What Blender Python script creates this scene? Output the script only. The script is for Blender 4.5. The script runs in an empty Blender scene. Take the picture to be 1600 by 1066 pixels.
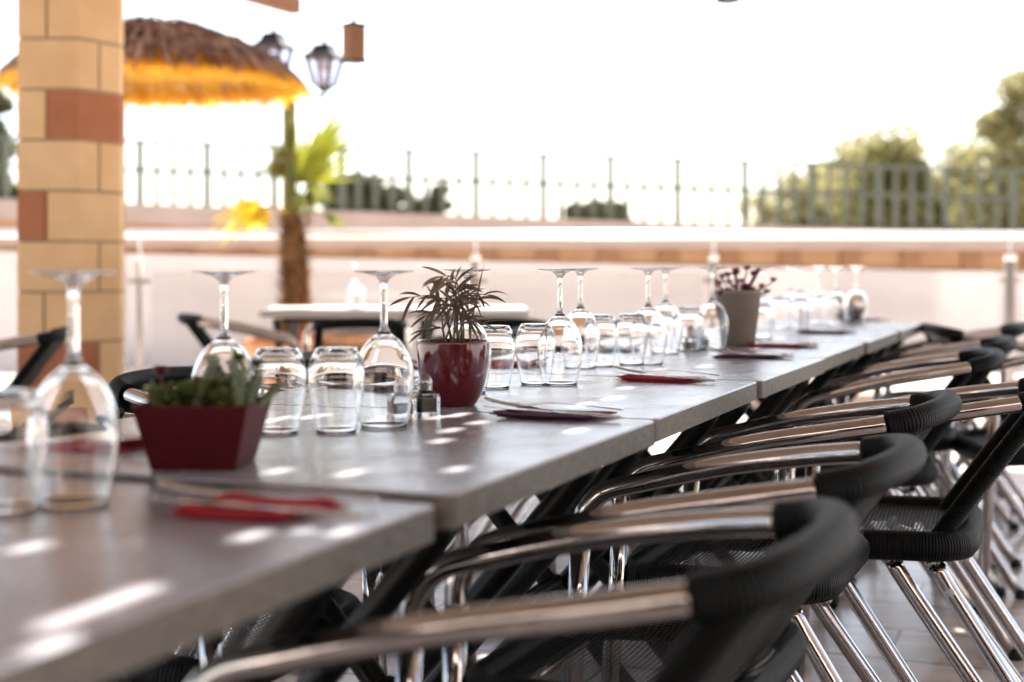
import bpy, math, random
from mathutils import Vector, Matrix
random.seed(7)
R = math.radians
S = bpy.context.scene
COL = S.collection

# ------------------------------------------------------------------ camera, sky, sun, exposure
H = 0.937            # camera height
F = 2222.0           # focal length in photo pixels (50 mm)
HY = 412.0           # horizon row
ZT = 0.72            # table height
cd = bpy.data.cameras.new('Camera'); cam = bpy.data.objects.new('Camera', cd); COL.objects.link(cam)
cam.location = (0, 0, H); cam.rotation_euler = (R(90), 0, 0)
cd.lens = 50; cd.sensor_width = 36; cd.shift_y = -(533 - HY) / 1600.0
cd.clip_start = 0.05; cd.clip_end = 1000
cd.dof.use_dof = True; cd.dof.focus_distance = 2.36; cd.dof.aperture_fstop = 2.7
S.camera = cam
S.render.resolution_x = 1024; S.render.resolution_y = 682

SUN_EL, SUN_AZ = 54.0, 20.0      # azimuth measured from the view direction towards the right
w = bpy.data.worlds.new('World'); S.world = w; w.use_nodes = True
nt = w.node_tree; bg = nt.nodes['Background']
sky = nt.nodes.new('ShaderNodeTexSky'); sky.sky_type = 'NISHITA'; sky.sun_disc = False
sky.sun_elevation = R(SUN_EL); sky.sun_rotation = R(SUN_AZ)
sky.dust_density = 1.5; sky.air_density = 1.0; sky.ozone_density = 0.6
hs = nt.nodes.new('ShaderNodeHueSaturation'); hs.inputs['Saturation'].default_value = 0.7
nt.links.new(sky.outputs[0], hs.inputs['Color']); nt.links.new(hs.outputs[0], bg.inputs[0])
bg.inputs[1].default_value = 0.062
sl = bpy.data.lights.new('sun', 'SUN'); so = bpy.data.objects.new('sun', sl); COL.objects.link(so)
sl.energy = 4.0; sl.angle = R(0.5); sl.color = (1, .93, .82)
sd = Vector((math.sin(R(SUN_AZ)) * math.cos(R(SUN_EL)), math.cos(R(SUN_AZ)) * math.cos(R(SUN_EL)), math.sin(R(SUN_EL))))
so.rotation_euler = sd.to_track_quat('Z', 'Y').to_euler()
S.view_settings.view_transform = 'Standard'; S.view_settings.look = 'None'
S.view_settings.exposure = 2.62; S.view_settings.gamma = 1
S.render.engine = 'CYCLES'
cy = S.cycles
cy.use_denoising = True; cy.max_bounces = 16; cy.transmission_bounces = 14; cy.glossy_bounces = 6
cy.diffuse_bounces = 4; cy.transparent_max_bounces = 24; cy.caustics_reflective = False; cy.caustics_refractive = False
cy.sample_clamp_indirect = 6; cy.sample_clamp_direct = 0

# ------------------------------------------------------------------ frames of reference
AL = math.atan((1690 - 800) / F)
U = Vector((math.sin(AL), math.cos(AL), 0)); V = Vector((-math.cos(AL), math.sin(AL), 0))
def on(px, py, z=ZT):                 # point of the plane z seen at a photo pixel
    d = F * (H - z) / (py - HY)
    return Vector(((px - 800) / F * d, d, z))
def at(px, py, d):
    return Vector(((px - 800) / F * d, d, H - (py - HY) / F * d))
def st(s, t, z=0.0):
    p = U * s + V * t; p.z = z; return p
def s_of(px, t):
    r = (px - 800) / F
    return t * (math.cos(AL) + math.sin(AL) * r) / (math.sin(AL) - math.cos(AL) * r)

# ------------------------------------------------------------------ materials
def mat(name, col=(.5, .5, .5), rough=.5, metal=0, trans=0, ior=1.45, spec=None, coat=0, noise=None, bump=None, transl=0):
    m = bpy.data.materials.new(name); m.use_nodes = True; n = m.node_tree; b = n.nodes['Principled BSDF']
    b.inputs['Base Color'].default_value = (*col, 1); b.inputs['Roughness'].default_value = rough
    b.inputs['Metallic'].default_value = metal; b.inputs['Transmission Weight'].default_value = trans
    b.inputs['IOR'].default_value = ior
    if spec is not None: b.inputs['Specular IOR Level'].default_value = spec
    if coat: b.inputs['Coat Weight'].default_value = coat; b.inputs['Coat Roughness'].default_value = .08
    tc = None
    if noise or bump:
        tc = n.nodes.new('ShaderNodeTexCoord')
    if noise:                         # (scale, other colour, stretch)
        mp = n.nodes.new('ShaderNodeMapping'); mp.inputs['Scale'].default_value = noise[2] if len(noise) > 2 else (1, 1, 1)
        n.links.new(tc.outputs['Object'], mp.inputs[0])
        t = n.nodes.new('ShaderNodeTexNoise'); t.inputs['Scale'].default_value = noise[0]; t.inputs['Detail'].default_value = 5
        n.links.new(mp.outputs[0], t.inputs['Vector'])
        r = n.nodes.new('ShaderNodeValToRGB'); r.color_ramp.elements[0].position = .32; r.color_ramp.elements[1].position = .68
        r.color_ramp.elements[0].color = (*col, 1); r.color_ramp.elements[1].color = (*noise[1], 1)
        n.links.new(t.outputs['Fac'], r.inputs[0]); n.links.new(r.outputs[0], b.inputs['Base Color'])
    if bump:                          # (scale, strength, stretch)
        mp = n.nodes.new('ShaderNodeMapping'); mp.inputs['Scale'].default_value = bump[2] if len(bump) > 2 else (1, 1, 1)
        n.links.new(tc.outputs['Object'], mp.inputs[0])
        t = n.nodes.new('ShaderNodeTexNoise'); t.inputs['Scale'].default_value = bump[0]; t.inputs['Detail'].default_value = 4
        n.links.new(mp.outputs[0], t.inputs['Vector'])
        bp = n.nodes.new('ShaderNodeBump'); bp.inputs['Strength'].default_value = bump[1]; bp.inputs['Distance'].default_value = .004
        n.links.new(t.outputs['Fac'], bp.inputs['Height']); n.links.new(bp.outputs[0], b.inputs['Normal'])
    if transl:
        out = n.nodes['Material Output']; tr = n.nodes.new('ShaderNodeBsdfTranslucent'); mx = n.nodes.new('ShaderNodeMixShader')
        mx.inputs[0].default_value = transl; tr.inputs[0].default_value = (*col, 1)
        if noise: n.links.new(r.outputs[0], tr.inputs[0])
        n.links.new(b.outputs[0], mx.inputs[1]); n.links.new(tr.outputs[0], mx.inputs[2]); n.links.new(mx.outputs[0], out.inputs[0])
    return m
M = {}
M['glass'] = mat('clear_glass', (1, 1, 1), 0.0, trans=1, ior=1.5)
def pane_mat(name, tint, mixf, rough):
    m = bpy.data.materials.new(name); m.use_nodes = True; n = m.node_tree; n.nodes.remove(n.nodes['Principled BSDF'])
    t = n.nodes.new('ShaderNodeBsdfTransparent'); t.inputs[0].default_value = (*tint, 1); g_ = n.nodes.new('ShaderNodeBsdfDiffuse'); g_.inputs[0].default_value = (.8, .78, .77, 1)
    gl = n.nodes.new('ShaderNodeBsdfGlossy'); gl.inputs['Roughness'].default_value = rough
    a = n.nodes.new('ShaderNodeMixShader'); a.inputs[0].default_value = .4; n.links.new(g_.outputs[0], a.inputs[1]); n.links.new(gl.outputs[0], a.inputs[2])
    b_ = n.nodes.new('ShaderNodeMixShader'); b_.inputs[0].default_value = mixf; n.links.new(t.outputs[0], b_.inputs[1]); n.links.new(a.outputs[0], b_.inputs[2])
    n.links.new(b_.outputs[0], n.nodes['Material Output'].inputs[0]); return m
M['panel'] = pane_mat('panel_glass', (.92, .93, .93), .12, .05)
M['alu'] = mat('aluminium_tube', (.48, .46, .455), .15, metal=1, noise=(9, (.58, .56, .555)), bump=(60, .06))
M['steel'] = mat('cutlery_steel', (.62, .62, .64), .12, metal=1)
M['rail'] = mat('rail_steel', (.8, .79, .77), .25, metal=.7)
M['post'] = mat('post_steel', (.30, .26, .22), .35, metal=.6)
M['top'] = mat('table_laminate', (.34, .345, .40), .2, noise=(3, (.39, .395, .45), (1, 6, 1)), bump=(55, .12, (1, 9, 1)), spec=.7)
M['edge'] = mat('table_edge', (.13, .115, .10), .42, noise=(45, (.22, .20, .175), (1, 1, 3)), bump=(300, .35))
M['black'] = mat('black_metal', (.005, .006, .006), .35, spec=.35)
M['rubber'] = mat('black_rubber', (.01, .01, .01), .6)
M['sand'] = mat('sand_block', (.76, .50, .26), .8, noise=(5, (.86, .60, .34)), bump=(120, .25))
M['terra'] = mat('terracotta_block', (.40, .15, .07), .8, noise=(9, (.47, .19, .095)), bump=(120, .25))
M['mortar'] = mat('mortar', (.42, .30, .18), .95, bump=(150, .4))
M['pot_red'] = mat('burgundy_glaze', (.085, .006, .012), .09, coat=.6, noise=(4, (.11, .008, .016)))
M['planter_red'] = mat('matt_red', (.085, .004, .009), .55, noise=(25, (.072, .003, .008)), spec=.3)
M['grey_pot'] = mat('grey_pot', (.24, .21, .185), .6, noise=(10, (.30, .265, .235)))
M['soil'] = mat('soil', (.03, .02, .013), .95, bump=(90, 1))
M['palm'] = mat('parlour_palm_leaf', (.11, .10, .055), .38, noise=(20, (.16, .10, .085)), transl=.35)
M['succ'] = mat('succulent_green', (.075, .12, .022), .5, noise=(30, (.14, .16, .05)), transl=.15)
M['succ2'] = mat('succulent_pale', (.26, .30, .22), .35, noise=(30, (.16, .22, .12)))
M['succd'] = mat('dark_red_leaf', (.15, .018, .035), .4, noise=(30, (.26, .08, .09)), transl=.2)
M['nap_red'] = mat('red_napkin', (.42, .012, .03), .85, bump=(400, .2))
M['nap_dark'] = mat('plum_napkin', (.075, .022, .06), .85, bump=(400, .2))
M['salt'] = mat('salt', (.8, .78, .74), .9)
M['pepper'] = mat('pepper', (.22, .14, .06), .9, noise=(900, (.1, .06, .03)))
M['cap'] = mat('shaker_cap', (.32, .30, .31), .2, metal=1)
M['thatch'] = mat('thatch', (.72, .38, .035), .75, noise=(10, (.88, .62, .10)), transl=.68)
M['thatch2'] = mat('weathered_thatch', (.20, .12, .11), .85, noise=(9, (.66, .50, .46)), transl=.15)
M['wood'] = mat('brown_wood', (.27, .12, .055), .55, noise=(6, (.34, .165, .08), (1, 12, 1)))
M['cane'] = mat('brown_cane', (.25, .185, .14), .6, noise=(3, (.34, .26, .20), (8, 1, 1)), transl=0.0)
M['lampmetal'] = mat('lantern_metal', (.02, .016, .014), .35, metal=.2)
M['lampglass'] = pane_mat('lantern_glass', (.9, .87, .95), .1, .05)
M['bulb'] = mat('bulb', (.6, .58, .55), .3)
M['post_green'] = mat('olive_post', (.13, .13, .025), .55)
M['trunk'] = mat('hairy_trunk', (.12, .055, .022), .9, noise=(30, (.25, .13, .05), (1, 1, .3)), bump=(60, 1))
M['frond'] = mat('fan_leaf', (.22, .23, .015), .45, noise=(5, (.16, .2, .03)), transl=.4)
M['frondy'] = mat('yellow_fan_leaf', (.82, .58, .03), .5, noise=(5, (.75, .55, .04)), transl=.6)
M['frondg'] = mat('green_fan_leaf', (.12, .14, .03), .45, noise=(5, (.17, .17, .04)), transl=.4)
M['terracotta'] = mat('terracotta_pot', (.56, .24, .105), .8, noise=(6, (.63, .30, .14)))
M['plaster'] = mat('pink_plaster', (.56, .49, .465), .9, noise=(.8, (.66, .585, .555), (1, 1, 3)), bump=(20, .2))
M['coping'] = mat('stone_coping', (.34, .26, .22), .85, noise=(2, (.40, .31, .265)))
M['brick'] = mat('brown_brick', (.33, .185, .095), .85, noise=(3, (.41, .245, .135)))
M['brickd'] = mat('dark_brick', (.235, .12, .06), .85, noise=(3, (.28, .15, .075)))
M['fence'] = mat('fence_metal', (.085, .095, .07), .6)
M['leafA'] = mat('pale_foliage', (.17, .165, .06), .6, noise=(.9, (.30, .27, .125)), transl=.45)
M['leafB'] = mat('conifer_foliage', (.055, .06, .03), .7, noise=(.7, (.09, .09, .045)), transl=.3)
M['bark'] = mat('bark', (.13, .09, .06), .9, bump=(30, .8))
M['white'] = mat('white_top', (.72, .70, .67), .3)

def smudge(m, scale, lo, hi):
    n = m.node_tree; b = n.nodes['Principled BSDF']; tc = n.nodes.new('ShaderNodeTexCoord'); t = n.nodes.new('ShaderNodeTexNoise')
    t.inputs['Scale'].default_value = scale; t.inputs['Detail'].default_value = 6; t.inputs['Roughness'].default_value = .65
    n.links.new(tc.outputs['Object'], t.inputs['Vector']); r = n.nodes.new('ShaderNodeMapRange')
    r.inputs[1].default_value = .35; r.inputs[2].default_value = .65; r.inputs[3].default_value = lo; r.inputs[4].default_value = hi
    n.links.new(t.outputs['Fac'], r.inputs[0]); n.links.new(r.outputs[0], b.inputs['Roughness'])
smudge(M['top'], 9, .15, .30); smudge(M['alu'], 30, .03, .10); smudge(M['pot_red'], 14, .06, .2)
def floor_mat():
    m = bpy.data.materials.new('terrace_tiles'); m.use_nodes = True; n = m.node_tree; b = n.nodes['Principled BSDF']
    tc = n.nodes.new('ShaderNodeTexCoord'); mp = n.nodes.new('ShaderNodeMapping')
    mp.inputs['Rotation'].default_value = (0, 0, AL)
    mp.inputs['Location'].default_value = (.13, .02, 0)
    n.links.new(tc.outputs['Object'], mp.inputs[0])
    br = n.nodes.new('ShaderNodeTexBrick'); n.links.new(mp.outputs[0], br.inputs[0])
    br.inputs['Scale'].default_value = 1; br.inputs['Brick Width'].default_value = .6; br.inputs['Row Height'].default_value = .29
    br.inputs['Mortar Size'].default_value = .005; br.inputs['Mortar Smooth'].default_value = .2; br.inputs['Bias'].default_value = -.2
    br.inputs['Color1'].default_value = (.68, .62, .59, 1); br.inputs['Color2'].default_value = (.75, .69, .66, 1); br.inputs['Mortar'].default_value = (.14, .11, .095, 1)
    no = n.nodes.new('ShaderNodeTexNoise'); no.inputs['Scale'].default_value = 5; no.inputs['Detail'].default_value = 7
    mp2 = n.nodes.new('ShaderNodeMapping'); mp2.inputs['Scale'].default_value = (1, 3, 1); mp2.inputs['Rotation'].default_value = (0, 0, AL)
    n.links.new(tc.outputs['Object'], mp2.inputs[0]); n.links.new(mp2.outputs[0], no.inputs['Vector'])
    mr = n.nodes.new('ShaderNodeMapRange'); mr.inputs[1].default_value = .3; mr.inputs[2].default_value = .7; mr.inputs[3].default_value = .74; mr.inputs[4].default_value = 1.1
    n.links.new(no.outputs['Fac'], mr.inputs[0])
    mx = n.nodes.new('ShaderNodeMix'); mx.data_type = 'RGBA'; mx.blend_type = 'MULTIPLY'; mx.inputs[0].default_value = 1
    n.links.new(br.outputs['Color'], mx.inputs[6]); n.links.new(mr.outputs[0], mx.inputs[7]); n.links.new(mx.outputs[2], b.inputs['Base Color'])
    b.inputs['Roughness'].default_value = .22
    bp = n.nodes.new('ShaderNodeBump'); bp.inputs['Strength'].default_value = .5; bp.inputs['Distance'].default_value = .003; bp.invert = True
    n.links.new(br.outputs['Fac'], bp.inputs['Height']); n.links.new(bp.outputs[0], b.inputs['Normal'])
    return m
M['tiles'] = floor_mat()

def wrap_mat():                       # black cord wound round a tube, ridges run round it
    m = bpy.data.materials.new('black_wicker_wrap'); m.use_nodes = True; n = m.node_tree; b = n.nodes['Principled BSDF']
    uv = n.nodes.new('ShaderNodeUVMap'); sp = n.nodes.new('ShaderNodeSeparateXYZ'); n.links.new(uv.outputs[0], sp.inputs[0])
    def mth(op, a, c):
        q = n.nodes.new('ShaderNodeMath'); q.operation = op
        for i, x in enumerate((a, c)):
            if x is None: continue
            if isinstance(x, (int, float)): q.inputs[i].default_value = x
            else: n.links.new(x, q.inputs[i])
        return q.outputs[0]
    no = n.nodes.new('ShaderNodeTexNoise'); no.inputs['Scale'].default_value = 30; n.links.new(uv.outputs[0], no.inputs['Vector'])
    ph = mth('ADD', mth('MULTIPLY', sp.outputs[0], 2 * math.pi / .0046), mth('MULTIPLY', no.outputs['Fac'], 3.0))
    sn = mth('SINE', ph, None)
    bp = n.nodes.new('ShaderNodeBump'); bp.inputs['Strength'].default_value = .9; bp.inputs['Distance'].default_value = .0012
    n.links.new(sn, bp.inputs['Height']); n.links.new(bp.outputs[0], b.inputs['Normal'])
    b.inputs['Base Color'].default_value = (.003, .0042, .004, 1); b.inputs['Roughness'].default_value = .5; b.inputs['Specular IOR Level'].default_value = .16
    return m
M['wrap'] = wrap_mat()
def weave_mat():                      # open weave: small holes on a diagonal grid
    m = bpy.data.materials.new('black_wicker_weave'); m.use_nodes = True; n = m.node_tree; b = n.nodes['Principled BSDF']
    uv = n.nodes.new('ShaderNodeUVMap'); sp = n.nodes.new('ShaderNodeSeparateXYZ'); n.links.new(uv.outputs[0], sp.inputs[0])
    def mth(op, a, c=None):
        q = n.nodes.new('ShaderNodeMath'); q.operation = op
        for i, x in enumerate((a, c)):
            if x is None: continue
            if isinstance(x, (int, float)): q.inputs[i].default_value = x
            else: n.links.new(x, q.inputs[i])
        return q.outputs[0]
    k = 2 * math.pi / .0135
    a = mth('SINE', mth('MULTIPLY', mth('ADD', sp.outputs[0], sp.outputs[1]), k * .7))
    c = mth('SINE', mth('MULTIPLY', mth('SUBTRACT', sp.outputs[0], sp.outputs[1]), k * .7))
    pr = mth('MULTIPLY', a, c)
    no = n.nodes.new('ShaderNodeTexNoise'); no.inputs['Scale'].default_value = 9; n.links.new(uv.outputs[0], no.inputs['Vector'])
    hole = mth('GREATER_THAN', pr, mth('ADD', mth('MULTIPLY', no.outputs['Fac'], .8), -.02))
    out = n.nodes['Material Output']; tr = n.nodes.new('ShaderNodeBsdfTransparent'); mx = n.nodes.new('ShaderNodeMixShader')
    n.links.new(hole, mx.inputs[0]); n.links.new(b.outputs[0], mx.inputs[1]); n.links.new(tr.outputs[0], mx.inputs[2]); n.links.new(mx.outputs[0], out.inputs[0])
    bp = n.nodes.new('ShaderNodeBump'); bp.inputs['Strength'].default_value = 1; bp.inputs['Distance'].default_value = .002; bp.invert = True
    n.links.new(pr, bp.inputs['Height']); n.links.new(bp.outputs[0], b.inputs['Normal'])
    b.inputs['Base Color'].default_value = (.006, .007, .007, 1); b.inputs['Roughness'].default_value = .45; b.inputs['Specular IOR Level'].default_value = .2
    return m
M['weave'] = weave_mat()

# ------------------------------------------------------------------ mesh helpers
class MB:
    def __init__(s): s.v = []; s.f = []; s.uv = []; s.mi = []
    def add(s, vs, fs, uvs=None, mi=0):
        o = len(s.v); s.v += [tuple(p) for p in vs]
        for k, f in enumerate(fs):
            s.f.append([i + o for i in f]); s.mi.append(mi)
            s.uv.append(uvs[k] if uvs else [(0, 0)] * len(f))
        return s
    def box(s, c, size, rz=0, mi=0, taper=1.0):
        x, y, z = [q / 2 for q in size]; m = Matrix.Rotation(rz, 3, 'Z'); c = Vector(c)
        vs = [c + m @ Vector((sx * x * (taper if sz > 0 else 1), sy * y * (taper if sz > 0 else 1), sz * z)) for sz in (-1, 1) for sx, sy in ((-1, -1), (1, -1), (1, 1), (-1, 1))]
        return s.add(vs, [(3, 2, 1, 0), (4, 5, 6, 7), (0, 1, 5, 4), (1, 2, 6, 5), (2, 3, 7, 6), (3, 0, 4, 7)], mi=mi)
    def prism(s, poly, z0, z1, mi=0):
        n = len(poly)
        vs = [(p[0], p[1], z0) for p in poly] + [(p[0], p[1], z1) for p in poly]
        fs = [tuple(range(n - 1, -1, -1)), tuple(range(n, 2 * n))] + [(i, (i + 1) % n, n + (i + 1) % n, n + i) for i in range(n)]
        return s.add(vs, fs, mi=mi)
    def tube(s, pts, r, seg=12, cap=True, closed=False, mi=0, flat=1.0):
        pts = [Vector(p) for p in pts]; n = len(pts)
        rs = r if isinstance(r, (list, tuple)) else [r] * n
        T = []
        for i in range(n):
            a = pts[(i - 1) % n] if (i > 0 or closed) else pts[i]
            b = pts[(i + 1) % n] if (i < n - 1 or closed) else pts[i]
            T.append((b - a).normalized())
        ref = Vector((0, 0, 1)) if abs(T[0].z) < .9 else Vector((1, 0, 0))
        N = (ref - T[0] * ref.dot(T[0])).normalized(); vs = []; L = [0]
        for i in range(n):
            N = (N - T[i] * N.dot(T[i])).normalized(); B = T[i].cross(N)
            for k in range(seg):
                a = 2 * math.pi * k / seg
                vs.append(pts[i] + (N * math.cos(a) * flat + B * math.sin(a)) * rs[i])
            if i: L.append(L[-1] + (pts[i] - pts[i - 1]).length)
        fs = []; uvs = []
        for i in range(n if closed else n - 1):
            j = (i + 1) % n; l1 = L[i + 1] if i + 1 < n else L[-1] + (pts[0] - pts[-1]).length
            for k in range(seg):
                q = (k + 1) % seg
                fs.append((i * seg + k, i * seg + q, j * seg + q, j * seg + k))
                v0, v1 = k / seg * .1, (k + 1) / seg * .1
                uvs.append([(L[i], v0), (L[i], v1), (l1, v1), (l1, v0)])
        if cap and not closed:
            fs += [tuple(range(seg - 1, -1, -1)), tuple((n - 1) * seg + k for k in range(seg))]; uvs += [[(0, 0)] * seg] * 2
        return s.add(vs, fs, uvs, mi)
    def lathe(s, prof, seg=32, c=(0, 0, 0), mi=0, closed=False, caps=True):
        vs = []; c = Vector(c); n = len(prof)
        for r, z in prof:
            for k in range(seg):
                a = 2 * math.pi * k / seg; vs.append(c + Vector((r * math.cos(a), r * math.sin(a), z)))
        fs = []
        for i in range(n if closed else n - 1):
            j = (i + 1) % n
            for k in range(seg):
                q = (k + 1) % seg; fs.append((i * seg + k, i * seg + q, j * seg + q, j * seg + k))
        if not closed and caps:
            if prof[0][0] > 1e-6: fs.append(tuple(range(seg - 1, -1, -1)))
            if prof[-1][0] > 1e-6: fs.append(tuple((n - 1) * seg + k for k in range(seg)))
        return s.add(vs, fs, mi=mi)
    def blade(s, p0, d, up, L, W, droop=.3, n=5, mi=0, prof=None):       # a bending leaf blade
        p = Vector(p0); d = Vector(d).normalized(); side = d.cross(Vector(up))
        side = side.normalized() if side.length > 1e-3 else Vector((1, 0, 0)); vs = []
        for i in range(n + 1):
            t = i / n; wd = W / 2 * ((prof(t)) if prof else (math.sin(math.pi * min(1, t * .86 + .12)) ** .8))
            vs += [p - side * wd, p + side * wd]
            d = (d + Vector((0, 0, -droop / n))).normalized(); p = p + d * L / n
        return s.add(vs, [(2 * i, 2 * i + 1, 2 * i + 3, 2 * i + 2) for i in range(n)], mi=mi)
    def build(s, name, m, parent=None, smooth=False, loc=None, bevel=0):
        me = bpy.data.meshes.new(name); me.from_pydata(s.v, [], s.f)
        ul = me.uv_layers.new(name='UVMap'); flat = [c for f in s.uv for u in f for c in u]; ul.data.foreach_set('uv', flat)
        for q in (m if isinstance(m, list) else [m]): me.materials.append(M[q])
        me.polygons.foreach_set('material_index', s.mi)
        if smooth: me.polygons.foreach_set('use_smooth', [len(f) == 4 or len(f) == 3 for f in s.f])
        me.update(); o = bpy.data.objects.new(name, me); COL.objects.link(o); o.parent = parent
        if loc is not None: o.location = loc
        if bevel:
            b = o.modifiers.new('Bevel', 'BEVEL'); b.width = bevel; b.segments = 2; b.limit_method = 'ANGLE'; b.angle_limit = R(40)
        return o
def fixn(o):
    import bmesh
    bm = bmesh.new(); bm.from_mesh(o.data); bmesh.ops.recalc_face_normals(bm, faces=bm.faces); bm.to_mesh(o.data); bm.free(); return o
def weld(o, d=1e-5):
    import bmesh
    bm = bmesh.new(); bm.from_mesh(o.data); bmesh.ops.remove_doubles(bm, verts=bm.verts, dist=d)
    bmesh.ops.recalc_face_normals(bm, faces=bm.faces); bm.to_mesh(o.data); bm.free(); return o
def spline(P, n=8, closed=False):
    P = [Vector(p) for p in P]; out = []; N = len(P)
    for i in range(N if closed else N - 1):
        if closed: a, b, c, d = P[i - 1], P[i], P[(i + 1) % N], P[(i + 2) % N]
        else: a, b, c, d = P[max(i - 1, 0)], P[i], P[i + 1], P[min(i + 2, N - 1)]
        for k in range(n):
            t = k / n
            out.append(.5 * ((2 * b) + (c - a) * t + (2 * a - 5 * b + 4 * c - d) * t * t + (3 * b - a - 3 * c + d) * t ** 3))
    if not closed: out.append(P[-1])
    return out
def thing(name, label, cat, loc=(0, 0, 0), rz=0, group=None):
    o = bpy.data.objects.new(name, None); o.empty_display_size = .05; COL.objects.link(o); o.location = loc; o.rotation_euler = (0, 0, rz)
    o['label'] = label; o['category'] = cat
    if group: o['group'] = group
    return o
def tag(o, label, cat, group=None, loc=None, rz=None):
    o['label'] = label; o['category'] = cat
    if group: o['group'] = group
    if loc is not None: o.location = loc
    if rz is not None: o.rotation_euler = (0, 0, rz)
    return o
def kids(o): return [c for c in COL.objects if c.parent == o]
def dup(root, loc, rz, label, group=None):
    r = root.copy(); COL.objects.link(r); r.location = loc; r.rotation_euler = (0, 0, rz); r['label'] = label
    if group: r['group'] = group
    for ch in kids(root):
        c = ch.copy(); COL.objects.link(c); c.parent = r
        for g in kids(ch):
            e = g.copy(); COL.objects.link(e); e.parent = c
    return r
def struct(o): o['kind'] = 'structure'; return o

# ------------------------------------------------------------------ setting
g = MB(); g.add([(-300, -30, -.012), (300, -30, -.012), (300, 500, -.012), (-300, 500, -.012)], [(0, 1, 2, 3)])
M['pave'] = mat('sunlit_paving', (.50, .44, .40), .85, noise=(.8, (.56, .50, .455)), bump=(20, .3))
struct(g.build('ground', 'pave'))
g = MB(); g.add([(-9, -4, 0), (12, -4, 0), (12, 9.9, 0), (-9, 9.9, 0)], [(0, 1, 2, 3)])
struct(g.build('terrace_floor', 'tiles'))

# low wall across the road: plaster face, brick band with piers, coping
def wall_line(px0, px1, d, y0, y1):   # returns a function x -> z following a photo line
    a, b = at(px0, y0, d), at(px1, y1, d)
    return lambda x: a.z + (b.z - a.z) * (x - a.x) / (b.x - a.x)
def slopebox(mb, x0, x1, ya, yb, zb, zt, mi=0):
    vs = [(x0, ya, zb(x0)), (x1, ya, zb(x1)), (x1, yb, zb(x1)), (x0, yb, zb(x0)), (x0, ya, zt(x0)), (x1, ya, zt(x1)), (x1, yb, zt(x1)), (x0, yb, zt(x0))]
    return mb.add(vs, [(3, 2, 1, 0), (4, 5, 6, 7), (0, 1, 5, 4), (1, 2, 6, 5), (2, 3, 7, 6), (3, 0, 4, 7)], mi=mi)
D1 = 13.0
wl = thing('street_wall', 'long low plastered wall with a brown brick band behind the glass railing', 'wall', (0, D1, 0))
zt1 = wall_line(0, 1600, D1, 376, 378); zm1 = wall_line(500, 1600, D1, 387, 392); zb1 = wall_line(500, 1600, D1, 403, 426)
def wp(mb, name, m, bevel=0):
    for k in range(len(mb.v)): v = mb.v[k]; mb.v[k] = (v[0], v[1] - D1, v[2])
    return mb.build(name, m, wl, bevel=bevel)
q = MB(); slopebox(q, -12, 13, D1, D1 + .3, lambda x: -.01, zb1); wp(q, 'plaster_face', 'plaster')
q = MB(); slopebox(q, -12, 13, D1 + .05, D1 + .3, lambda x: zb1(x) + .001, zm1); wp(q, 'brick_band', 'brick')
q = MB(); slopebox(q, -12, 13, D1 - .04, D1 + .32, lambda x: zm1(x) + .001, zt1); wp(q, 'coping', 'coping')
for px in range(-190, 2200, 95):
    q = MB(); x = (px - 0) / F * D1 - 800 / F * D1; wd = .085
    slopebox(q, x - wd, x + wd, D1 + .015, D1 + .05, lambda x: zb1(x) + .002, lambda x: zm1(x) - .001); wp(q, 'brick_pier', 'brickd')

# upper parapet farther back, with the iron fence on it
D2 = 18.0
zt2 = lambda x: (lambda px: H + (HY - (318 + (px - 200) * .036 - max(0, px - 1100) * .006)) / F * D2)(800 + x / D2 * F)
pw = thing('parapet', 'pale pink stone parapet carrying the iron fence beyond the railing', 'wall', (0, D2, 0))
def pp(mb, name, m):
    for k in range(len(mb.v)): v = mb.v[k]; mb.v[k] = (v[0], v[1] - D2, v[2])
    return mb.build(name, m, pw)
q = MB()
for i in range(30): slopebox(q, -15 + i, -14 + i, D2, D2 + .4, lambda x: zt2(x) - .25, zt2)
pp(q, 'coping', 'coping')
q = MB()
for i in range(30): slopebox(q, -15 + i, -14 + i, D2 + .08, D2 + .35, lambda x: -.01, lambda x: zt2(x) - .251)
pp(q, 'wall_face', 'brick')
fn = thing('iron_fence', 'tall thin iron fence with upright bars along the parapet top', 'fence', (0, D2 + .2, 0))
def fp(mb, name):
    for k in range(len(mb.v)): v = mb.v[k]; mb.v[k] = (v[0], v[1] - D2 - .2, v[2])
    return mb.build(name, 'fence', fn)
ftop = lambda x: zt2(x) + .80
fmid = lambda x: zt2(x) + .43
fx = [-8.2 + i * .86 for i in range(21)]
for a, b_ in zip(fx[:-1], fx[1:]):
    q = MB(); q.box(((a), D2 + .2, zt2(a) + .40), (.085, .045, .8)); fp(q, 'post')
    for k in (1, 2, 3):
        x = a + (b_ - a) * k / 4; q = MB(); q.box((x, D2 + .2, zt2(x) + .215), (.06, .03, .43)); q.box((x, D2 + .2, zt2(x) + .611), (.05, .02, .36)); fp(q, 'bar')
for f_, nm in ((ftop, 'top_rail'), (fmid, 'middle_rail')):
    q = MB(); slopebox(q, fx[0], fx[-1], D2 + .185, D2 + .215, lambda x: f_(x) - .02, lambda x: f_(x) + .025); fp(q, nm)

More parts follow.
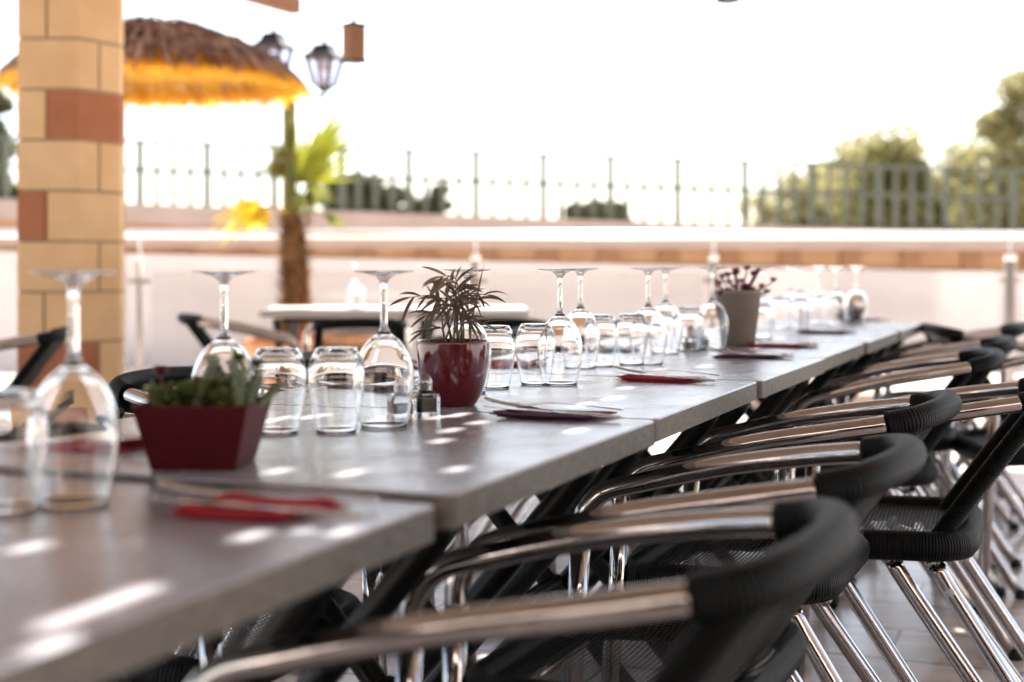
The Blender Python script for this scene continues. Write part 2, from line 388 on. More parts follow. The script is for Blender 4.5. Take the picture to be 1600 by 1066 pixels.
# trees beyond
def crown(mb, c, rad, n, leaf, clumps=14, seed=0):
    rr = random.Random(seed); c = Vector(c); cl = []
    for k in range(clumps):
        d = Vector((rr.gauss(0, 1), rr.gauss(0, 1), rr.gauss(0, .9))).normalized() * rr.uniform(.3, 1)
        cl.append((c + Vector((d.x * rad[0], d.y * rad[1], d.z * rad[2])), rr.uniform(.28, .52)))
    for i in range(n):
        cc, cr = cl[rr.randrange(clumps)]
        d = Vector((rr.gauss(0, 1), rr.gauss(0, 1), rr.gauss(0, 1))).normalized() * (rr.random() ** .4) * cr * min(rad)
        p = cc + Vector((d.x * 1.2, d.y, d.z * .8)); a = Vector((rr.gauss(0, 1), rr.gauss(0, 1), rr.gauss(0, 1))).normalized()
        b = a.orthogonal().normalized(); e = a.cross(b); s_ = leaf * rr.uniform(.6, 1.4)
        mb.add([p - b * s_, p - e * s_ * .5, p + b * s_, p + e * s_ * .5], [(0, 1, 2, 3)])
    return cl
def tree(name, label, px, d, ytop, ybot, wpx, m, n, leaf, clumps, seed, cat='tree'):
    a = at(px, ytop, d); b = at(px, ybot, d); c = (a + b) / 2; h = (a.z - b.z) / 2; r = wpx / F * d / 2
    t = thing(name, label, cat, (c.x, d, 0), 0, 'trees beyond the fence')
    q = MB(); cl = crown(q, (0, 0, c.z), (r * .9, r * .8, h * .92), int(n * 1.3), leaf, clumps, seed); q.build('crown', m, t)
    q = MB(); q.tube([(0, 0, -.01), (.05, .03, c.z * .5), (0, 0, c.z)], [.16, .13, .07], 8)
    for p, _ in cl[:7]: q.tube(spline([(0, 0, max(.3, c.z - h * .8)), (p.x * .4, p.y * .4, (p.z + c.z) / 2 - h * .2), p], 3), [.06] * 6 + [.02], 6)
    q.build('trunk', 'bark', t)
    return t
tree('leafy_tree', 'broad pale green tree with the tallest crown behind the fence at right', 1410, 34, 150, 480, 290, 'leafA', 12000, .095, 42, 3)
tree('leafy_tree', 'low rounded tree at the left end of the leafy group behind the fence', 1285, 36, 190, 480, 220, 'leafA', 9000, .095, 34, 5)
tree('leafy_tree', 'lower bushy tree right of the tallest crown behind the fence', 1515, 35, 200, 480, 200, 'leafA', 8000, .095, 32, 9)
tree('leafy_tree', 'tall tree cut off by the right edge of the photo', 1625, 31, 70, 470, 230, 'leafA', 12000, .095, 36, 12)
for k, (px, yt, wd, lb) in enumerate([(535, 268, 60, 'dark distant conifer directly right of the fan palm'), (580, 280, 60, 'dark distant conifer second from the fan palm'), (622, 291, 50, 'dark distant conifer third from the fan palm'), (677, 287, 48, 'lone dark distant conifer standing right of the conifer row'), (935, 312, 100, 'low distant scrubby tree behind the middle of the fence')]):
    tree('conifer' if k < 4 else 'scrubby_tree', lb, px, 60, yt - 8, 372, wd * 1.35, 'leafB', 4500, .16, 20, 20 + k)
tree('leafy_tree', 'dark leafy tree left of the block pillar', -20, 26, 20, 400, 130, 'leafB', 6000, .10, 24, 33)

# roof of cane over the terrace with gaps that let sun spots through
ZR = 2.75
rf = thing('terrace_roof', 'brown cane roof on beams over the dining terrace', 'roof', (0, 0, ZR))
az = R(SUN_AZ); SU = Vector((math.sin(az), math.cos(az), 0)); SV = Vector((math.cos(az), -math.sin(az), 0))
off = SU * ((ZR - ZT) / math.tan(R(SUN_EL)))
spots = []
def spot(px, py, L, w_=1, z=ZT):
    p = on(px, py, z) + off; spots.append((p.dot(SU), p.dot(SV), L, w_))
for a in [(150, 940, .09, 1), (60, 1010, .12, 1), (215, 905, .05, 1), (100, 985, .05, 1), (395, 822, .055, 1), (480, 815, .03, 1), (535, 815, .05, 1), (600, 655, .13, 1), (640, 648, .05, 1), (690, 652, .06, 1),
          (720, 648, .07, 1), (748, 660, .05, 1), (715, 672, .06, 1), (685, 688, .05, 1), (548, 738, .06, 1), (715, 732, .05, 1), (895, 672, .07, 1), (965, 622, .09, 1), (985, 606, .06, 1), (905, 632, .10, 1),
          (440, 735, .05, 1), (430, 655, .12, 1), (500, 650, .09, 1), (130, 775, .05, 1), (60, 840, .05, 1), (1030, 578, .06, 1), (860, 560, .1, 1), (1100, 572, .1, 1), (1180, 545, .1, 1), (1220, 530, .12, 1)]: spot(*a)
for i in range(150):                  # spots that land elsewhere on the terrace
    p = Vector((random.uniform(-3, 4.5), random.uniform(1, 7), 0)); st_ = (p.dot(U), p.dot(V))
    if .5 < st_[1] < 1.3: continue
    p = p + SU * (ZR / math.tan(R(SUN_EL))); spots.append((p.dot(SU), p.dot(SV), random.uniform(.04, .14), 1))
bw = .0155; q = MB(); x0, x1, y0, y1 = -4.2, 4.9, -2.2, 8.3
nb = int(24 / bw)
for i in range(nb):
    v = -12 + i * bw; segs = sorted([(u_ - L / 2, u_ + L / 2) for u_, vv, L, w_ in spots if v - bw * (w_ - 1) <= vv < v + bw])
    # clip line SU*u+SV*v to the roof rectangle
    lo, hi = -50, 50
    for comp, mn, mx_ in ((0, x0, x1), (1, y0, y1)):
        A = SU[comp]; B0 = SV[comp] * (v + bw / 2)
        e1, e2 = sorted(((mn - B0) / A, (mx_ - B0) / A)); lo = max(lo, e1); hi = min(hi, e2)
    if lo >= hi: continue
    cur = lo; parts = []
    for a, b in segs:
        if a > cur: parts.append((cur, min(a, hi)))
        cur = max(cur, b)
    if cur < hi: parts.append((cur, hi))
    for a, b in parts:
        if b - a < .002: continue
        c_ = [SU * a + SV * v, SU * b + SV * v, SU * b + SV * (v + bw), SU * a + SV * (v + bw)]
        n0 = [(p.x, p.y, 0) for p in c_]; n1 = [(p.x, p.y, .012 + .002 * (i % 2)) for p in c_]
        q.add(n0 + n1, [(3, 2, 1, 0), (4, 5, 6, 7), (0, 1, 5, 4), (1, 2, 6, 5), (2, 3, 7, 6), (3, 0, 4, 7)])
q.build('cane_mat', 'cane', rf)
for y in (-1.9, 1.5, 5.7, 8.2):
    q = MB(); q.box((.35, y, .075 + .012 + .01), (9.1, .09, .13)); q.build('beam', 'wood', rf)

bd = thing('restaurant_facade', 'brown restaurant front closing the terrace behind the viewer', 'building', (2.15, -2.6, 0))
q = MB(); q.box((0, -.2, 1.5), (16, .4, 3.0)); q.build('wall', 'plaster', bd)
for x in (-5, -1.6, 1.8, 5.2):
    q = MB(); q.box((x, .035, 1.2), (1.9, .07, 2.3)); d_ = q.build('window', 'wood', bd)
    q = MB(); q.box((x, .075, 1.2), (1.7, .01, 2.1)); q.build('pane', 'black', d_)

# block pillar with a chamfered corner
DP = 5.5; CH = 79.3 / F * DP; ZA = at(0, 298, DP).z
P0 = Vector((-1.913, DP)); P1 = Vector((-1.678, DP)); P2 = Vector((-1.567, DP + .18)); P3 = Vector((-1.567, DP + .24)); P4 = Vector((-1.67, DP + .35)); P5 = Vector((-1.913, DP + .35))
pl = thing('block_pillar', 'pillar of sand and terracotta coloured blocks at the left edge of the terrace', 'pillar', (-1.74, DP + .17, 0))
def shift(mb, o):
    mb.v = [(v[0] - o[0], v[1] - o[1], v[2] - o[2]) for v in mb.v]; return mb
cen = (P0 + P1 + P2 + P3 + P4 + P5) / 6
q = MB(); q.prism([cen + (p - cen) * .965 for p in (P0, P1, P2, P3, P4, P5)], 0, ZR - .001); shift(q, (-1.74, DP + .17, 0)).build('mortar_core', 'mortar', pl)
q = MB(); jt = .011
pats = {2: ([(0, .48, 1), (.48, 1, 1)], [(0, 1, 0)]), }
rows = {  # course index counted up from the joint at row 298; (front pieces, chamfer pieces), colour 0 sand 1 terracotta
    3: ([(0, .48, 0), (.48, 1, 0)], [(0, 1, 0)]), 2: ([(0, 1, 0)], [(0, .5, 0), (.5, 1, 0)]), 1: ([(0, .48, 0), (.48, 1, 1)], [(0, 1, 1)]),
    0: ([(0, 1, 0)], [(0, .5, 0), (.5, 1, 0)]), -1: ([(0, .48, 1), (.48, 1, 0)], [(0, 1, 0)]), -2: ([(0, 1, 0)], [(0, .5, 0), (.5, 1, 0)]),
    -3: ([(0, .44, 0), (.44, 1, 0)], [(0, 1, 0)]), -4: ([(0, 1, 1)], [(0, .5, 1), (.5, 1, 0)]), -5: ([(0, 1, 0)], [(0, .5, 0), (.5, 1, 0)]), -6: ([(0, .48, 0), (.48, 1, 1)], [(0, 1, 0)])}
def blk(A, B, t0, t1, z0, z1, mi, last, first):
    d = (B - A); L = d.length; d.normalize(); nrm = Vector((d.y, -d.x))
    a = A + d * (L * t0 + (0 if first else jt / 2)); b = A + d * (L * t1 - (0 if last else jt / 2)); ins = .028
    a2 = a - nrm * ins; b2 = b - nrm * ins
    q.prism([(a.x, a.y), (b.x, b.y), (b2.x, b2.y), (a2.x, a2.y)], z0, z1, mi)
k = -7
while True:
    z0 = ZA + k * CH + jt / 2; z1 = z0 + CH - jt
    if z0 > ZR - .01: break
    z0 = max(z0, 0); z1 = min(z1, ZR - .002)
    if z1 > z0 + .01:
        fr, chm = rows.get(k, rows[k % 2])
        for (a, b, mi) in fr: blk(P0, P1, a, b, z0, z1, mi, b == 1, a == 0)
        for (a, b, mi) in chm: blk(P1, P2, a, b, z0, z1, mi, b == 1, a == 0)
        blk(P2, P3, 0, 1, z0, z1, chm[-1][2], True, True); blk(P3, P4, 0, 1, z0, z1, 0, True, True); blk(P4, P5, 0, 1 - .032 / .243, z0, z1, 0, True, True); blk(P5, P0, 0, 1 - .032 / .35, z0, z1, 0, True, True)
    k += 1
shift(q, (-1.74, DP + .17, 0)).build('blocks', ['sand', 'terra'], pl)

# glass railing at the terrace edge
ra, rb = at(-700, 365, 8.5), at(2100, 371, 9.35); zr = 1.12
ra.z = rb.z = zr; rd = (rb - ra).normalized()
rl = thing('glass_railing', 'metal railing with frosted glass panels at the terrace edge', 'railing', (0, 9, 0))
def rp(mb, name, m, par=None, smooth=False): return shift(mb, (0, 9, 0)).build(name, m, par or rl, smooth)
q = MB(); q.tube([ra, rb], .027, 16); rp(q, 'handrail', 'rail', smooth=True)
posts = [-280, 218, 743, 1115, 1578, 2040]; PP = []
for px in posts:
    r = (px - 800) / F; t = (ra.x - r * ra.y) / (r * rd.y - rd.x); p = ra + rd * t; PP.append(p)
    big = .034 if px in (1578,) else (.016 if px == 218 else .025)
    q = MB(); q.tube([(p.x, p.y, 0), (p.x, p.y, .96)], big, 16); po = rp(q, 'post', 'post', smooth=True)
    q = MB(); q.lathe([(big * 1.12, 0), (big * 1.2, .015), (big * 1.1, .03), (.008, .036), (.008, .16)], 16, (p.x, p.y, .958)); rp(q, 'cap', 'rail', po, True)
    for z in (.28, .83):
        q = MB(); q.box((p.x, p.y - .0, z), (.13, .03, .035)); rp(q, 'clamp', 'post', po)
for a, b in zip(PP[:-1], PP[1:]):
    d = (b - a).normalized(); a2 = a + d * .07; b2 = b - d * .07; n_ = Vector((-d.y, d.x, 0)) * .004
    q = MB(); q.prism([(a2 - n_)[:2], (b2 - n_)[:2], (b2 + n_)[:2], (a2 + n_)[:2]], .18, .89); rp(q, 'glass_panel', 'panel')
q = MB(); q.box(((ra.x + rb.x) / 2, 9.03, .05), ((rb - ra).length, .16, .1), math.atan2(rd.y, rd.x)); rp(q, 'kerb', 'coping')

# thatched parasol
DT = 7.6; tc_ = at(242, 412, DT)
th = thing('thatched_parasol', 'round straw parasol glowing orange beside the block pillar', 'parasol', (tc_.x, DT, 0))
zap = at(0, 33, DT).z - .02; zrim = at(0, 118, DT).z; RT = (460 - 242) / F * DT
q = MB(); q.tube([(-.19, 0, 0), (-.18, 0, zap - .09)], .024, 12); q.build('pole', 'wood', th, True)
def thz(r): return zap - (zap - zrim) * (.25 * (r / RT) + .75 * (r / RT) ** 2.0)
def strands(mb, n, r0, r1, L, lift, wd, rr):
    for i in range(n):
        a = rr.uniform(0, 2 * math.pi); r = math.sqrt(rr.uniform(r0 ** 2, r1 ** 2)); z = thz(r) + lift + rr.uniform(-.01, .015)
        p = Vector((r * math.cos(a), r * math.sin(a), z)); r2 = min(r + .1, RT * 1.1)
        d = Vector((math.cos(a) + rr.gauss(0, .13), math.sin(a) + rr.gauss(0, .13), (thz(r + .08) - thz(r)) / .08 + rr.gauss(0, .06)))
        mb.blade(p, d, (rr.gauss(0, .5), rr.gauss(0, .5), 1), L * rr.uniform(.7, 1.25), wd, .35, 3, prof=lambda t: 1 - .6 * t)
rr = random.Random(4)
q = MB(); q.lathe([(0.001, thz(0) - .015)] + [(RT * k / 10, thz(RT * k / 10) - .015) for k in range(1, 10)], 40)
strands(q, 5200, RT * .62, RT * .97, .15, -.01, .012, rr)
for i in range(2600):                 # hanging fringe
    a = rr.uniform(0, 2 * math.pi); r = RT * rr.uniform(.9, 1.0)
    q.blade((r * math.cos(a), r * math.sin(a), thz(r) + rr.uniform(-.02, .02)), (math.cos(a) * .35 + rr.gauss(0, .1), math.sin(a) * .35 + rr.gauss(0, .1), -1), (math.cos(a), math.sin(a), .3), rr.uniform(.07, .13), .012, .2, 3, prof=lambda t: 1 - .7 * t)
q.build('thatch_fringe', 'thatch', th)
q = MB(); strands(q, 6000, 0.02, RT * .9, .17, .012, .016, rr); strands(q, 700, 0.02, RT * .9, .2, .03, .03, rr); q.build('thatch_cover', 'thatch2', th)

# street lamp with two lanterns
DL = 8.4; lx = at(452, 412, DL).x
lp = thing('street_lamp', 'olive lamp post with two black lanterns behind the fan palm', 'street lamp', (lx, DL, 0))
ztop = at(0, 150, DL).z
q = MB(); q.tube([(0, 0, 0), (0, 0, .5), (0, 0, ztop - .05), (0, 0, ztop + .03)], [.055, .042, .04, .036], 14); q.build('post', 'post_green', lp, True)
q = MB(); q.tube(spline([(-.16, .02, ztop - .06), (-.08, 0, ztop), (.1, 0, ztop + .005), (.205, .01, ztop - .005)], 6), .013, 8); q.build('arm', 'lampmetal', lp, True)
def lantern(px, yb, yt, dy):
    s_ = DL / F; x = (px - 800) * s_ - lx; zb = at(0, yb, DL).z; h = (yb - yt) * s_; rzz = R(28)
    q = MB(); R4 = lambda r, z: (r, z)
    def ring(r, z): return [Vector((x + r * math.cos(rzz + k * math.pi / 2), dy + r * math.sin(rzz + k * math.pi / 2), zb + z * h)) for k in range(4)]
    def loft(mb, rs, mi=0):
        vs = []; [vs.extend(ring(r, z)) for r, z in rs]; fs = [(3, 2, 1, 0), tuple(4 * (len(rs) - 1) + k for k in range(4))]
        for i in range(len(rs) - 1):
            for k in range(4): j = (k + 1) % 4; fs.append((4 * i + k, 4 * i + j, 4 * i + 4 + j, 4 * i + 4 + k))
        mb.add(vs, fs, mi=mi)
    w_ = .115
    loft(q, [(.012, 0), (.012, .09), (.025, .1), (w_ * .52, .18), (w_ * .55, .2)])
    loft(q, [(w_ * 1.28, .72), (w_ * 1.25, .74), (w_ * .82, .84), (w_ * .78, .845), (w_ * .56, .97), (w_ * .2, .985), (.012, 1.02), (.008, 1.1)])
    for k in range(4):
        a0, a1 = ring(w_ * .55, .2)[k], ring(w_ * .98, .72)[k]; q.tube([a0, a1], .014, 6)
    hd = q.build('lantern', 'lampmetal', lp)
    q = MB()
    for k in range(4):
        a, b = ring(w_ * .53, .2), ring(w_ * .95, .715); j = (k + 1) % 4
        q.add([a[k], a[j], b[j], b[k]], [(0, 1, 2, 3)])
    q.build('lantern_glass', 'lampglass', hd)
    q = MB(); q.lathe([(.007, 0), (.007, .08), (.016, .10), (.02, .125), (.013, .15), (.001, .155)], 12, (x, dy, zb + .2 * h)); q.build('bulb', 'bulb', hd, True)
lantern(507, 152, 68, 0); lantern(430, 144, 52, -.05)

# fan palm in a big terracotta bowl
DF = 8.0; fx0 = at(460, 412, DF).x
pot = MB(); zpt = at(0, 528, DF).z
bx_ = at(487, 412, DF).x
pot.lathe([(.24, 0), (.31, zpt * .5), (.355, zpt - .07), (.375, zpt - .065), (.375, zpt), (.345, zpt), (.335, zpt - .05), (.001, zpt - .06)], 40)
po = thing('terracotta_bowl', 'large round terracotta bowl holding the fan palm', 'plant pot', (bx_, DF, 0))
pot.build('bowl', 'terracotta', po, True)
fpalm = thing('fan_palm', 'fan palm with hairy brown trunk and yellow green leaves behind the tables', 'palm', (fx0, DF, 0))
q = MB(); zt0 = at(0, 335, DF).z; pts = [(0.02 - .03 * k / 10, 0, zpt - .08 + (zt0 - zpt + .08) * k / 10) for k in range(11)]
q.tube(pts, [.10, .095, .09, .083, .08, .078, .075, .072, .07, .062, .045], 14)
rr = random.Random(8)
for i in range(900):
    z = rr.uniform(zpt - .05, zt0); a = rr.uniform(0, 6.28); r = .075
    q.blade((r * math.cos(a), r * math.sin(a), z), (math.cos(a), math.sin(a), rr.uniform(.2, 1.4)), (0, 0, 1), rr.uniform(.03, .08), .02, .4, 2)
q.build('trunk', 'trunk', fpalm)
def fan(px, py, px2, py2, L, nblade, spread, m, dyy=0.0, droop=.3, wb=.035, tilt=.5):   # a fan leaf: stalk to (px,py), blades spread round (px2,py2)-(px,py)
    a = at(px, py, DF + dyy); b = at(px2, py2, DF + dyy); o = Vector((fx0, DF, 0)); root = Vector((0, 0, zt0 - .03)); tip = a - o
    q = MB(); q.tube(spline([root, (root * .45 + tip * .55) + Vector((0, 0, .03)), tip], 4), .006, 6)
    d = (b - a).normalized(); yv = Vector((0, 1, 0)); pn = d.cross(yv).normalized(); nrm = (yv * (1 - tilt) + pn * tilt).normalized()
    side = nrm.cross(d).normalized()
    for k in range(nblade):
        t = (k / (nblade - 1) - .5) * spread; dd = d * math.cos(t) + side * math.sin(t)
        q.blade(tip, dd, nrm, L * (1 - .45 * abs(t) / (spread / 2 + .01)) * rr.uniform(.9, 1.08), wb, droop, 5, prof=lambda t: (.25 + 1.6 * t if t < .45 else max(.02, 1.75 * (1 - t))))
    return q.build('leaf', m, fpalm)
fan(462, 285, 545, 200, .62, 13, 1.5, 'frond', -.1, .05, .026, .2); fan(470, 275, 540, 180, .66, 6, .5, 'frond', -.02, .0, .036, .2)
fan(462, 262, 530, 235, .30, 10, 1.3, 'frond', .05, .5, .03)
fan(446, 262, 410, 258, .19, 13, 2.8, 'frondg', -.05, .3, .026); fan(452, 250, 425, 225, .2, 9, 1.4, 'frondg', .1, .2, .022); fan(462, 300, 480, 340, .2, 10, 2.0, 'frond', -.12, .5, .022)
fan(478, 290, 520, 300, .22, 12, 2.4, 'frondg', .08, .4, .022)
fan(480, 300, 500, 340, .16, 10, 2.0, 'frondg', -.1, .6, .022)
fan(412, 325, 340, 328, .40, 8, 1.5, 'frondy', -.1, .9, .034, .25)
fan(405, 325, 415, 360, .15, 9, 2.2, 'frondy', -.12, .6, .035, .2)
fan(456, 240, 452, 170, .28, 8, .5, 'frondg', 0, .05, .03)
fan(505, 335, 535, 345, .2, 9, 1.2, 'frondg', .1, .5, .02)

# hanging things under the roof edge
def hangbox(px, y0, y1, d, label, cord):
    a = at(px, y0, d); b = at(px, y1, d); h = a.z - b.z; wd = .058
    t = thing('hanging_box', label, 'ornament', (a.x, d, b.z), R(38), 'wooden boxes hanging from the roof')
    q = MB(); q.box((0, 0, h / 2), (wd, wd, h - .012)); q.build('box', 'wood', t, bevel=.002)
    for z in (.004, h - .004):
        q = MB(); q.box((0, 0, z), (wd + .006, wd + .006, .008)); q.build('rim', 'black', t)
    q = MB(); q.tube([(0, 0, h), (0, 0, h + .03)], [.008, .002], 8); q.tube([(0, 0, h + .02), (0, 0, ZR - b.z)], .0012, 6); q.build('cord', 'black', t)
hangbox(553, 38, 98, 5.0, 'small wooden box hanging on a cord beside the lanterns', True)
hangbox(1137, -60, 4, 5.2, 'small wooden box hanging at the top of the photo right of the other', True)
t = thing('hanging_board', 'dark board with a wooden frame hanging at the top of the photo', 'sign', (0, 0, 0))
c0 = at(462, 22, 6.0); c1 = at(380, -6, 5.66); dd = (c1 - c0); dd.z = 0; L = dd.length * 2.6; dd.normalize(); t.location = (c0.x, c0.y, c0.z)
ang = math.atan2(dd.y, dd.x); t.rotation_euler = (0, 0, ang)
q = MB(); q.box((L / 2, 0, .03), (L, .05, .06)); q.box((L / 2, 0, .56), (L, .05, .06)); q.box((L - .02, 0, .295), (.04, .05, .469)); q.build('frame', 'wood', t)
q = MB(); q.box((L / 2 - .02, 0, .295), (L - .041, .03, .468)); q.build('panel', 'brickd', t)
q = MB(); q.tube([(.1, 0, .59), (.1, 0, ZR - c0.z)], .003, 6); q.tube([(L - .1, 0, .59), (L - .1, 0, ZR - c0.z)], .003, 6); q.build('cord', 'black', t)

# ------------------------------------------------------------------ dining tables in a row
def rrect(x0, x1, y0, y1, r, n=5):
    P = []
    for cx, cy_, a0 in ((x1 - r, y0 + r, -90), (x1 - r, y1 - r, 0), (x0 + r, y1 - r, 90), (x0 + r, y0 + r, 180)):
        for k in range(n + 1): a = R(a0 + 90 * k / n); P.append((cx + r * math.cos(a), cy_ + r * math.sin(a)))
    return P
TL = 0.70
def make_table(label):
    t = thing('dining_table', label, 'table', group='dining tables pushed together in a long row')
    # local X = row direction, local Y = across
    q = MB(); P = rrect(.004, TL - .004, 0, .7, .014)
    n = len(P); q.prism(P, -.033, -.0025, 1)
    pr = [((p[0] - TL / 2) * .995 + TL / 2, (p[1] - .35) * .995 + .35) for p in P]
    o = len(q.v); q.add([(p[0], p[1], -.0024) for p in P] + [(p[0], p[1], 0) for p in pr], [(i, (i + 1) % n, n + (i + 1) % n, n + i) for i in range(n)] + [tuple(range(n, 2 * n))], mi=0)
    q.build('table_top', ['top', 'edge'], t)
    for x in (.12, TL - .12):
        for a, b in ((.07, .62), (.63, .08)):
            q = MB(); xx = x + (.02 if a < .3 else -.02)
            q.tube(spline([(xx, a, -.05), (xx, a * .92 + b * .08, -.11), (xx, a * .08 + b * .92, -ZT + .07), (xx, b, -ZT + .035)], 5), .018, 10)
            q.tube([(xx, b, -ZT + .035), (xx, b + (.03 if b > .3 else -.03), -ZT + .022)], .022, 10); q.build('leg', 'black', t, True)
    q = MB(); q.tube([(.13, .35, -.37), (TL - .13, .35, -.37)], .012, 10); q.build('stretcher', 'black', t, True)
    for y in (.07, .63):
        q = MB(); q.box((TL / 2, y, -.043), (TL - .16, .03, .018)); q.build('rail', 'black', t)
    return t
S0 = 1.213; ZR0 = math.atan2(U.y, U.x)
tlabels = ['nearest grey table with rounded edge at the lower left', 'second grey table carrying the red planter and burgundy pot', 'third grey table in the row with the red napkin', 'fourth grey table in the row just before the grey pot', 'fifth grey table in the row holding the grey pot', 'sixth grey table in the row crowded with glasses', 'farthest grey table at the end of the row']
T0 = make_table(tlabels[0])
for i in range(7):
    s0 = S0 + (i - 1) * TL; t0 = .548 + (0, .0, .004, .002, .006, .001, -.01)[i]
    if i == 0: t0 -= -.006
    loc = st(s0, t0, ZT - (.006 if i == 0 else 0)); 
    if i == 0: loc -= U * .008
    if i == 0: T0.location = loc; T0.rotation_euler = (0, 0, ZR0)
    else: dup(T0, loc, ZR0 + R((0, 0, .25, -.2, .2, -.15, .3)[i]), tlabels[i])
# local X=U, local Y must be V: rotation of U by +90deg is V

# ------------------------------------------------------------------ armchairs
def make_chair(label, group):
    t = thing('bistro_armchair', label, 'chair', group=group)
    XF, XB = .215, .172
    side = lambda sg: [(sg * XF, .222, .53), (sg * XF, .218, .565), (sg * (XF - .001), .185, .602), (sg * (XF - .002), .12, .622), (sg * .208, 0, .652), (sg * .197, -.11, .672), (sg * XB, -.200, .686)]
    arc = [(XB, -.200, .686), (.155, -.238, .694), (.10, -.262, .700), (0, -.274, .703), (-.10, -.262, .700), (-.155, -.238, .694), (-XB, -.200, .686)]
    for sg in (1, -1):
        q = MB(); q.tube(spline(side(sg), 7), .0145, 18); q.build('armrest', 'alu', t, True)
        q = MB(); q.tube([(sg * XF, .222, .5305), (sg * XF, .228, .40), (sg * (XF + .005), .26, .012)], .0152, 14); lg = q.build('leg', 'alu', t, True)
        q = MB(); q.tube([(sg * (XF + .005), .26, .022), (sg * (XF + .005), .261, 0)], .0175, 12); q.build('foot_cap', 'rubber', lg, True)
        for dy, dx in ((0, 0), (.075, -.012)):
            q = MB(); x0 = .185 + dx; x1 = .215 + dx
            q.tube(spline([(sg * (x0 - .03), -.02 + dy, .405), (sg * x0, -.055 + dy, .385), (sg * (x0 + .005), -.075 + dy, .35), (sg * x1, -.295 + dy * .75, .012)], 5), .0152, 14); lg = q.build('leg', 'alu', t, True)
            q = MB(); q.tube([(sg * x1, -.295 + dy * .75, .02), (sg * x1, -.299 + dy * .75, 0)], .0175, 12); q.build('foot_cap', 'rubber', lg, True)
        q = MB(); q.tube([(sg * .185, -.078, .345), (sg * .208, -.078, .345)], .008, 10); q.build('rivet', 'alu', t, True)
        q = MB(); q.tube([(sg * .19, .225, .395), (sg * (XF + .015), .228, .395)], .009, 10); q.build('rivet', 'alu', t, True)
        q = MB(); q.tube(spline([(sg * .165, -.035, .395), (sg * .172, -.052, .43), (sg * .172, -.15, .57), (sg * .162, -.232, .682)], 5), .017, 12); q.build('back_post', 'wrap', t, True)
    q = MB(); q.tube(spline(arc, 8), .0205, 18); q.build('back_wrap', 'wrap', t, True)
    # woven back between the posts, hanging under the hoop
    q = MB(); nx, nz = 14, 10; vs = []; fs = []; uvs = []
    for j in range(nz + 1):
        v = j / nz; z = .43 + (.685 - .43) * v
        for i in range(nx + 1):
            u = i / nx * 2 - 1; wd = .172 - .006 * v; x = u * wd; yb = -.06 - .17 * v; y = yb - (.03 + .01 * v) * (1 - u * u)
            vs.append((x, y, z + (.012 * (1 - u * u)) * v))
    for j in range(nz):
        for i in range(nx):
            a = j * (nx + 1) + i; fs.append((a, a + 1, a + nx + 2, a + nx + 1))
            uvs.append([(i * .0245, j * .027), ((i + 1) * .0245, j * .027), ((i + 1) * .0245, (j + 1) * .027), (i * .0245, (j + 1) * .027)])
    q.add(vs, fs, uvs); q.build('backrest', 'weave', t, True)
    # seat
    rim = [Vector((p[0], p[1], .425 - .012 * max(0, (p[1] - .1) / .12))) for p in rrect(-.205, .205, -.105, .225, .075, 6)]
    q = MB(); q.tube(rim, .022, 12, closed=True, flat=1.25); q.build('seat_rim', 'wrap', t, True)
    q = MB(); nx = 16; vs = []; fs = []; uvs = []
    for j in range(nx + 1):
        for i in range(nx + 1):
            x = -.195 + .39 * i / nx; y = -.095 + .31 * j / nx; u = (2 * i / nx - 1); v = (2 * j / nx - 1)
            kx = max(0, abs(u) ** 6 * abs(v) ** 6) * .10
            vs.append((x * (1 - kx), .06 + (y - .06) * (1 - kx), .437 - .014 * (1 - u * u) * (1 - v * v) - .012 * max(0, (y - .1) / .12)))
    for j in range(nx):
        for i in range(nx):
            a = j * (nx + 1) + i; fs.append((a, a + 1, a + nx + 2, a + nx + 1)); k = .0246
            uvs.append([(i * k, j * k), ((i + 1) * k, j * k), ((i + 1) * k, (j + 1) * k), (i * k, (j + 1) * k)])
    q.add(vs, fs, uvs); q.build('seat', 'weave', t, True)
    q = MB(); q.tube([(-.2, .20, .395), (.2, .20, .395)], .010, 10); q.tube([(-.16, -.10, .4), (.16, -.10, .4)], .010, 10); q.build('stretcher', 'alu', t, True)
    return t
RC = math.atan2(-V.x, V.y)            # local +Y -> V
chG = 'black wicker armchairs on the near side of the row'
chairs = [  # s, t of the seat centre, extra yaw
    (1.21, .470, 0, 'nearest armchair, its blurred arm running across the bottom'),
    (1.765, .468, -1, 'second nearest armchair with wrapped back beside the second table'),
    (2.45, .478, -1, 'third armchair with sharp ribbed black wrap on its curved back'),
    (2.87, .305, 2, 'armchair pulled out from the row, its seat and legs seen whole'),
    (3.74, .47, 8, 'armchair behind the pulled out one, black wrap seen end on'),
    (4.42, .47, 4, 'armchair second farthest along the near side of the row'),
    (5.5, .47, 2, 'farthest armchair tucked against the end of the row')]
C0 = make_chair(chairs[0][3], chG)
for i, (s_, t_, yw, lb) in enumerate(chairs):
    if i == 0: C0.location = st(s_, t_); C0.rotation_euler = (0, 0, RC + R(yw))
    else: dup(C0, st(s_, t_), RC + R(yw), lb)
for s_, lb in ((2.42, 'armchair on the far side of the table directly behind the red planter'), (3.12, 'armchair on the far side of the row behind the pair of tumblers'), (3.82, 'armchair on the far side behind the burgundy pot'), (4.5, 'armchair on the far side behind the sharpest wine glass'), (5.2, 'farthest armchair on the far side of the row'), (1.70, 'armchair on the far side of the nearest table at the left')):
    dup(C0, st(s_, 1.22 if s_ == 1.70 else 1.49), RC + R(180) + R(random.uniform(-5, 5)), lb, 'black wicker armchairs on the far side of the row')
og = 'black wicker armchairs standing away from the row'
